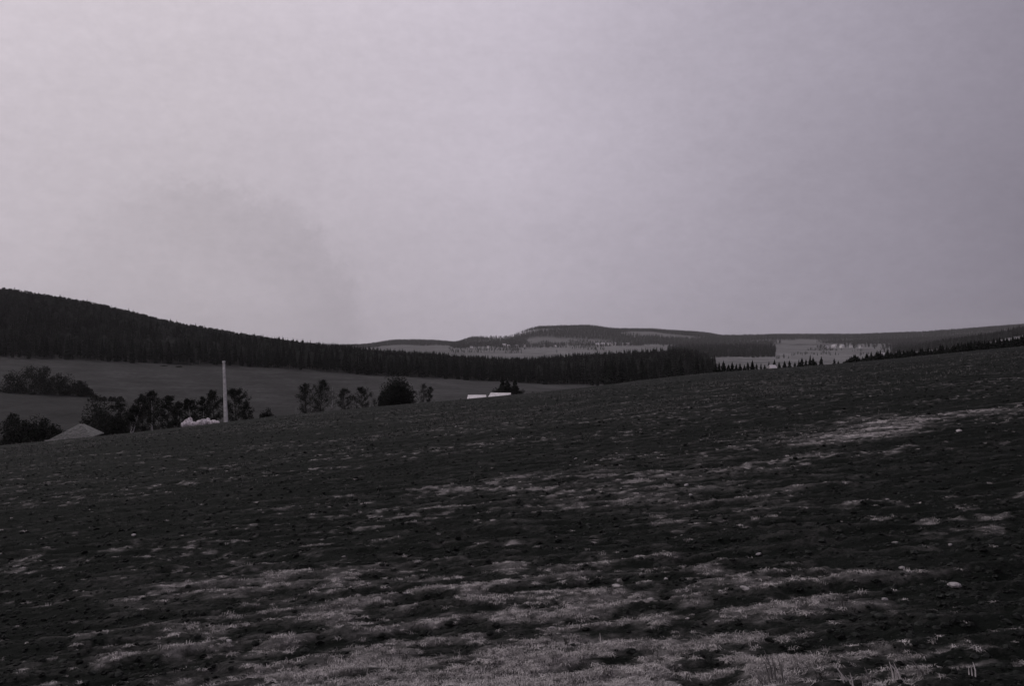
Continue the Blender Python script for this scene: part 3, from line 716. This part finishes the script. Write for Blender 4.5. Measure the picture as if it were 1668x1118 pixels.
stones = [(899,1015,12,'white rounded stone on the pale grass at the bottom centre'),(910,1026,8,'small stone just right below the white rounded stone'),(780,838,7,'small bright stone alone in the dark middle of the field'),
          (1004,951,15,'long flat pale stone right of centre in the grass'),(1060,973,12,'flat pale stone below and right of the long flat one'),(1174,961,10,'left one of two pale stones side by side in the lower right'),
          (1214,961,16,'right and wider one of two pale stones side by side'),(1469,923,10,'bright upright stone on the dark soil at the right'),(1556,961,24,'broad pale slab on the dark soil near the right edge'),
          (1441,979,11,'dim stone between the bright stone and the dead weeds'),(373,1052,14,'pale stone on the grass in the lower left'),(1458,880,8,'small flat stone on dark soil above the bright upright one'),
          (1548,885,8,'dim stone above the broad slab'),(1250,855,9,'flat stone on the dark band right of centre'),(1446,809,7,'tiny bright stone below the pale track'),(1385,815,7,'tiny stone left below the pale track'),
          (1118,790,9,'stone at the left start of the lighter field strip'),(1562,702,11,'stone on the dark soil just below the pale track'),(1125,807,7,'tiny stone below the one at the strip start'),
          (905,878,9,'flat stone in the dark band above the pale grass'),(938,748,6,'small distant stone in the middle of the field'),(660,972,7,'small stone in the pale grass left of centre'),
          (1120,1000,9,'dim stone near the dark weeds'),(930,1052,9,'little stone left of the dark weeds'),(1085,941,9,'little stone above the pair of side by side stones'),(560,905,6,'tiny stone at the upper edge of the pale grass'),
          (1236,900,10,'pale stone at the upper edge of the lower right grass'),(1376,720,6,'tiny stone on the pale track'),(743,693,5,'tiny bright stone far up the field left of centre'),(1405,697,5,'tiny bright stone above the pale track'),
          (218,872,11,'pale flat stone on the dark left side of the field'),(205,1045,9,'dim stone in the bottom left grass'),(1168,1010,10,'pale stone right of the dark weeds')]
for i, (px, py, wd, lb) in enumerate(stones):
    Y = gy(px, py); x = P(px, Y); s_ = wd/F*Y*0.5
    o = bpy.data.objects.new('stone', stn[i % 5]); col.objects.link(o)
    zc = gz(x, Y)+float(field_relief(np.array([x]), np.array([Y]))[0])
    o.location = (x, Y, zc+s_*0.18); o.scale = (s_, s_*0.9, s_*0.8); o.rotation_euler = (random.uniform(-.2, .2), random.uniform(-.2, .2), random.uniform(0, 6) if wd < 20 else 0.15)
    tag(o, lb, 'stone', 'pale stones on the field')

# ------------------------------------------------------------------ buildings
def gable(name, w_, d, hw, hr, wall, roof, ov=0.25, windows=0, door=False, parent=None, chim=False):
    """gable house, ridge along x; wall body, two roof slopes, windows on the camera side"""
    e = parent
    m = MB(); X, D = w_/2, d/2
    m.add([(-X,-D,-1.5),(X,-D,-1.5),(X,D,-1.5),(-X,D,-1.5),(-X,-D,hw),(X,-D,hw),(X,D,hw),(-X,D,hw),(-X,0,hw+hr),(X,0,hw+hr)],
          [(0,1,5,4),(1,2,6,9,5),(2,3,7,6),(3,0,4,8,7)])
    wl = m.build('wall', M[wall], e)
    r_ = MB(); th = 0.12; k = hr/D
    for sy in (-1, 1):
        y1 = sy*(D+ov); z1 = hw-ov*k
        vs = [(-X-ov, y1, z1+.03), (X+ov, y1, z1+.03), (X+ov, 0, hw+hr+.03), (-X-ov, 0, hw+hr+.03)]
        vs += [(a_, b_, c_+th) for a_, b_, c_ in vs]
        r_.add(vs, [(0,3,2,1),(4,5,6,7),(0,1,5,4),(1,2,6,5),(2,3,7,6),(3,0,4,7)])
    rf = r_.build('roof', M[roof], e)
    if chim:
        c_ = MB(); c_.box(X*0.3, -0.3, hw+hr*0.6, X*0.3+0.5, 0.3, hw+hr+0.8); c_.build('chimney', M['redroof'], rf)
    for i in range(windows):
        xw = -X+w_*(i+0.75)/(windows+0.5)
        f_ = MB(); f_.box(xw-.5, -D-.05, hw*0.42, xw+.5, -D-.003, hw*0.42+1.1); wn = f_.build('window', M['fascia'], e)
        g_ = MB(); g_.box(xw-.4, -D-.07, hw*0.42+.1, xw+.4, -D-.052, hw*0.42+1.0); g_.build('pane', M['pane'], wn)
    if door:
        f_ = MB(); f_.box(X*0.5-.4, -D-.04, -0.4, X*0.5+.4, -D-.003, min(hw-.1, 1.9)); f_.build('door', M['timber'], e)
# hut with tall hipped shingle roof behind the crest at the left
hx = on(126, 134)
hut = empty('hut', hx, R(8))
apex = H_to(134, 690, 134); eave = H_to(126, 722, 134)
ev = max(0.9, eave)
m = MB(); m.box(-2.6, -2.3, -1.2, 2.8, 2.3, ev+.1); m.build('wall', M['timber'], hut)
m = MB(); ax = 0.55
B = [(-3.1,-2.8,ev),(2.7,-2.8,ev+.5),(2.7,2.8,ev+.5),(-3.1,2.8,ev)]
m.add(B+[(ax-.25,-.2,apex),(ax+.25,.4,apex-.05)]+[(a_, b_, c_-.14) for a_, b_, c_ in B], [(0,1,4),(1,2,5,4),(2,3,5),(3,0,4,5),(0,6,7,1),(1,7,8,2),(2,8,9,3),(3,9,6,0),(6,9,8,7)])
for k in range(9):                            # shingle courses
    f_ = 0.08+k*0.1; 
    a0 = Vector(B[0]).lerp(Vector((ax, -.2, apex)), f_); a1_ = Vector(B[1]).lerp(Vector((ax, -.2, apex)), f_)
    m.tube([a0+Vector((0, -.01, .01)), a1_+Vector((0, -.01, .01))], [.03, .03], 4)
rf = m.build('roof', M['shingle'], hut)
m = MB(); m.box(-3.3, -2.93, ev-.16, -1.5, -2.82, ev+.1); m.build('fascia_board', M['fascia'], rf)
m = MB(); m.box(1.0, -2.36, -.2, 1.8, -2.31, ev*0.9); m.build('door', M['fascia'], hut)
tag(hut, 'hut with a steep grey shingled roof half hidden behind the left end of the crest', 'hut')

def shed(px0, px1, top, bot, Y, label, rz):
    w_ = (px1-px0)/F*Y; pxm = (px0+px1)/2
    e = empty('shed', on(pxm, Y), rz)
    zt, zb = H_to(pxm, top, Y), H_to(pxm, bot, Y)
    k = -(zt-zb)
    m = MB(); m.box(-w_/2+.3, -1.2, -1, w_/2-.3, 1.6, zb-.02); m.build('wall', M['timber'], e)
    m = MB(); n = 26                          # ribbed sheet, sheared towards the right at its top edge
    vs = []; fs = []
    for i in range(n+1):
        f = i/n; rb = 0.035 if i % 2 else 0.0
        xa = -w_/2+w_*f; vs += [(xa, -1.55, zb+rb), (xa*0.93+w_*0.05, 1.5, zt+rb), (xa, -1.55, zb-.07), (xa*0.93+w_*0.05, 1.5, zt-.07)]
    for i in range(n):
        a_ = i*4; fs += [(a_, a_+4, a_+5, a_+1), (a_+2, a_+3, a_+7, a_+6), (a_, a_+2, a_+6, a_+4), (a_+1, a_+5, a_+7, a_+3)]
    fs += [(0, 1, 3, 2), (n*4, n*4+2, n*4+3, n*4+1)]
    m.add(vs, fs); m.build('roof', M['tin'], e)
    m = MB(); m.box(-w_/2+.9, -1.26, -.6, -w_/2+1.6, -1.21, zb*0.7); m.build('door', M['fascia'], e)
    return tag(e, label, 'shed')
shed(760, 792, 644.5, 651, 178, 'low shed with a short pale sheet roof, left one of the pair on the crest', R(4))
shed(795, 831, 641, 648, 186, 'low shed with a longer pale sheet roof, right one of the pair on the crest', R(-4))

wl_ = on(1258, 172); wh = H_to(1258, 596, 172)
e = empty('well_house', wl_, 0.3); gable('well_house', 0.95, 0.9, wh-0.42, 0.4, 'plaster', 'tin', .16, parent=e, door=False)
m = MB(); m.box(-.2, -.49, .2, .2, -.455, wh-.75); m.build('door', M['timber'], e)
tag(e, 'tiny white well house standing on the crest among small spruces', 'well house')

hp = None
hs = [(973,561),(982,561.5),(992,561),(1001,561.2),(1013,561.5),(1022,561)]
hn = ['leftmost', 'second', 'third', 'fourth', 'fifth', 'rightmost']
def house(px, Y, s_, label, group, rz=0.0, win=3):
    e = empty('house', on(px, Y), rz, s_); gable('house', 10, 8, 4.6, 3.2, 'plaster', 'paleroof', .5, win, True, e, True)
    return tag(e, label, 'house', group)
proto = house(0, 3300, 1, 'x', 'distant village houses')
def hcopy(px, py, Y, s_, label, rz, light=False):
    global proto
    o = copy_tree(proto) if hcopy.n else proto
    hcopy.n += 1
    o.location = on(px, Y); o.scale = (s_,)*3; o.rotation_euler = (0, 0, rz); o['label'] = label; return o
hcopy.n = 0
for i, (px, py) in enumerate(hs):
    hcopy(px, py, 3620+random.uniform(-30, 30), 1.35, '%s of the six white houses in a row below the far flat hill' % hn[i], random.uniform(-.5, .5))
vil = [(822,3550,1.5,'large white farmhouse in front of the far hill foot'),(829,3500,1.2,'white house touching the large white farmhouse'),(842,3600,0.9,'small pale house right of the white farmhouse'),
       (796,3450,0.9,'small pale house left of the white farmhouse'),(856,3450,1.0,'pale house in the hedges below the hill'),(886,3560,0.9,'pale house at the foot of the hill left of the row'),
       (904,3500,0.8,'tiny pale house nearest the left of the row of six'),(768,3480,0.9,'pale house below the dark knoll'),(1346,2700,0.9,'small pale house in the right hand village, leftmost'),
       (1358,2760,1.0,'pale house in the right hand village beside trees'),(1372,2700,1.1,'pale house in the middle of the right hand village'),(1386,2650,0.9,'pale house right of the middle in the right hand village'),
       (1402,2720,0.9,'rightmost pale house in the right hand village'),(1360,3300,1.0,'white house alone above the right hand village')]
for px, Y, s_, lb in vil: hcopy(px, 0, Y, s_, lb, random.uniform(-.8, .8))
hcopy(1436.5, 0, 1500, 0.85, 'white house showing just above the row of black spruces', 0.2)
# village trees
vt = broadleaf_meshes(501, 9, 8, 0.2, 1, 500, 0.8, 0.15, 0.6, 0.8, 3.0)
vtm = (vt[0].mesh('trunk', M['twig']), vt[2].mesh('crown', M['farneedles']))
def vtree(px, Y, s_):
    e = empty('village_tree', on(px, Y), random.uniform(0, 6), s_)
    for nm, m_ in zip(('trunk', 'crown'), vtm):
        o = bpy.data.objects.new(nm, m_); col.objects.link(o); o.parent = e
    tag(e, 'small hazy tree standing among the distant village houses and fields', 'tree', 'hazy trees of the distant villages')
for i in range(46):
    vtree(random.uniform(740, 925), random.uniform(3250, 3780), random.uniform(.8, 1.5))
for i in range(30):
    vtree(random.uniform(1325, 1440), random.uniform(2450, 2900), random.uniform(.7, 1.3))
for i in range(12):
    vtree(random.uniform(960, 1150), random.uniform(3300, 3700), random.uniform(.8, 1.3))

# ------------------------------------------------------------------ grass
def tuft(seed, n, h, lean=0.5, wd=0.0035, m='straw'):
    r = random.Random(seed); mb = MB()
    for k in range(n):
        a = r.random()*6.28; b0 = Vector((r.gauss(0, .03), r.gauss(0, .03), -0.02)); L = h*r.uniform(.5, 1.15); ln = lean*r.uniform(0.2, 1.6)
        d = Vector((math.cos(a), math.sin(a), 0)); sd_ = Vector((-d.y, d.x, 0))*wd*r.uniform(.6, 1.2)
        p1 = b0+d*L*ln*.3+Vector((0, 0, L*.6)); p2 = b0+d*L*ln+Vector((0, 0, L*max(.25, 1-ln*.45)))
        mb.add([b0-sd_, b0+sd_, p1+sd_*.8, p1-sd_*.8, p2], [(0, 1, 2, 3), (3, 2, 4)])
    return mb.mesh('tuft', M[m])
tufts = [tuft(1, 26, .065, 1.5), tuft(2, 20, .08, 1.0), tuft(3, 28, .06, 2.2), tuft(4, 12, .11, .8), tuft(5, 10, .07, .8, .004, 'weed')]
n = 420000
yy = 3.9*np.exp(rng.random(n)*math.log(34/3.9)); xx = yy*rng.uniform(-0.62, 0.62, n)
zb = height(xx, yy); cv = field_cover(xx, yy, zb)
keep = rng.random(n) < np.clip((cv-0.20)*0.9, 0.003, 1)
xx, yy, zb, cv = xx[keep], yy[keep], zb[keep], cv[keep]
zz = zb+field_relief(xx, yy)
idx = rng.choice(5, len(xx), p=[.24, .15, .28, .04, .29])
scatter('dry_grass', np.column_stack([xx, yy, zz]), idx, rng.uniform(0, 6.28, len(xx)), rng.uniform(.2, .6, len(xx))*(0.75+0.012*yy), tufts, 'short dry pale grass and stubble tufts over the field', 'grass')

# sparse upright stubble and stalks farther up the field
tall = [tuft(31, 9, .26, .5, .005, 'dimstraw'), tuft(32, 7, .30, .4, .006, 'dimstraw'), tuft(33, 12, .20, .9, .005, 'dimstraw'), tuft(34, 10, .24, .7, .007, 'weed')]
n = 150000
yy = 14*np.exp(rng.random(n)**0.8*math.log(150/14)); xx = yy*rng.uniform(-0.6, 0.6, n)
zb = height(xx, yy)
pr = sstep(0.52, 0.80, fbm(xx/2.5, yy/4, 91, 4, 0.6))*(0.35+0.65*sstep(0.45, 0.6, fbm(xx/14, yy/22, 95, 3)))*0.8+0.01
keep = rng.random(n) < pr
xx, yy, zb = xx[keep], yy[keep], zb[keep]
idx = rng.choice(4, len(xx), p=[.25, .2, .3, .25])
scatter('field_stubble', np.column_stack([xx, yy, zb+field_relief(xx, yy)]), idx, rng.uniform(0, 6.28, len(xx)), rng.uniform(.35, 1.1, len(xx))*(0.22+0.6*sstep(14, 70, yy)), tall, 'sparse pale upright stubble stalks on the far half of the field', 'stubble')
# earth clods
def clod(seed):
    r = random.Random(seed); mb = MB(); n1 = 7; vs = [(0, 0, .55)]
    for j, (e, zz_) in enumerate(((.6, .42), (1.0, .08), (.95, -.3))):
        for i in range(n1):
            a = 6.283*(i+.5*j)/n1; q = e*r.uniform(.5, 1.35); vs.append((math.cos(a)*q, math.sin(a)*q*.8, zz_*r.uniform(.7, 1.3)))
    fs = [(0, 1+i, 1+(i+1) % n1) for i in range(n1)]
    for j in range(2):
        for i in range(n1):
            a_, b_ = 1+j*n1+i, 1+j*n1+(i+1) % n1; fs += [(a_, a_+n1, b_), (b_, a_+n1, b_+n1)]
    mb.add(vs, fs); return mb.mesh('clod', M['soil'])
n = 110000
yy = 4.0*np.exp(rng.random(n)*math.log(95/4.0)); xx = yy*rng.uniform(-0.6, 0.6, n)
zb = height(xx, yy); cv = field_cover(xx, yy, zb)
keep = rng.random(n) < np.clip(0.75-cv*2.2, 0.0, 1)
xx, yy, zb = xx[keep], yy[keep], zb[keep]
scatter('earth_clods', np.column_stack([xx, yy, zb+field_relief(xx, yy)]), rng.integers(0, 4, len(xx)), rng.uniform(0, 6.28, len(xx)), (0.007+0.024*rng.random(len(xx))**4)*(0.9+0.035*yy), [clod(i) for i in range(4)], 'small dark clods of ploughed earth scattered over the field', 'earth clods')

def weed(px, py, hpx, n_, label, dark=True, lean=0.25, seed=0):
    Y = gy(px, py); x = P(px, Y); h = hpx/F*Y; r = random.Random(seed+int(px))
    z = gz(x, Y)+float(field_relief(np.array([x]), np.array([Y]))[0])
    mb = MB()
    for k in range(n_):
        a = r.uniform(-1, 1); L = h*r.uniform(.6, 1.1); dx = lean*(a if dark else -abs(a)-.3)*L; b0 = Vector((r.gauss(0, h*.12), r.gauss(0, h*.1), -.03))
        mb.tube([b0, b0+Vector((dx*.4, r.uniform(-.1, .1)*L, L*.6)), b0+Vector((dx, r.uniform(-.15, .15)*L, L))], [h*.022+.002, h*.016+.0015, .001], 4)
        if r.random() < .7:
            q = b0+Vector((dx*.4, 0, L*.6)); mb.tube([q, q+Vector((r.uniform(-.25, .25)*L, r.uniform(-.1, .1)*L, L*.25))], [h*.014, .001], 3)
    o = mb.build('weed', M['weed' if dark else 'straw']); o.location = (x, Y, z)
    tag(o, label, 'weed', 'dead weeds standing on the field')
weed(923, 1052, 26, 4, 'forked dark dead weed, leftmost of the dark weeds at the bottom centre')
weed(958, 1054, 24, 4, 'thick dark dead weed in the middle of the bottom dark weeds')
weed(968, 1054, 46, 1, 'single tall pale stalk beside the thick dark weed', False, .05)
weed(1011, 1050, 18, 3, 'small dark dead weed, rightmost of the bottom dark weeds')
weed(1260, 1112, 62, 4, 'tall pale dead stalks left of the lower right corner grass', False, .22)
weed(1252, 1116, 38, 5, 'short forked pale weed at the bottom edge', False, .6)
weed(1385, 1114, 40, 5, 'leaning pale stalks at the bottom right, left clump', False, .5)
weed(1418, 1116, 44, 6, 'thick pale stalks at the bottom right, middle clump', False, .3)
weed(1463, 1114, 44, 5, 'leaning pale stalks at the bottom right, right clump', False, .55)
weed(1505, 1108, 34, 4, 'faint pale stalks on dark soil at the bottom right', False, .3)
weed(600, 1114, 22, 4, 'short pale stalk clump at the bottom edge left of centre', False, .3)
weed(698, 1010, 16, 3, 'small dark weed in the grass left of centre')
weed(1585, 1112, 30, 3, 'lone pale stalk near the bottom right corner', False, .2)

# ------------------------------------------------------------------ haze
mb = MB(); mb.box(-8200, -80, -95, 8200, 8200, 190)
hz = mb.build('haze', bpy.data.materials.new('haze')); hz.data.materials.clear()
hm = bpy.data.materials.new('pale_air'); hm.use_nodes = True; t = hm.node_tree; t.nodes.clear()
pv = N(t, 'ShaderNodeVolumePrincipled'); pv.inputs['Density'].default_value = 3.3e-5; pv.inputs['Color'].default_value = (0.9, 0.88, 0.9, 1)
ou = N(t, 'ShaderNodeOutputMaterial'); t.links.new(pv.outputs[0], ou.inputs['Volume'])
hz.data.materials.append(hm); tag(hz, 'thin pale haze filling the valley air', 'haze', kind='stuff')
print('ground z range', Zg.min(), Zg.max(), 'verts', nv, 'tufts', len(xx))
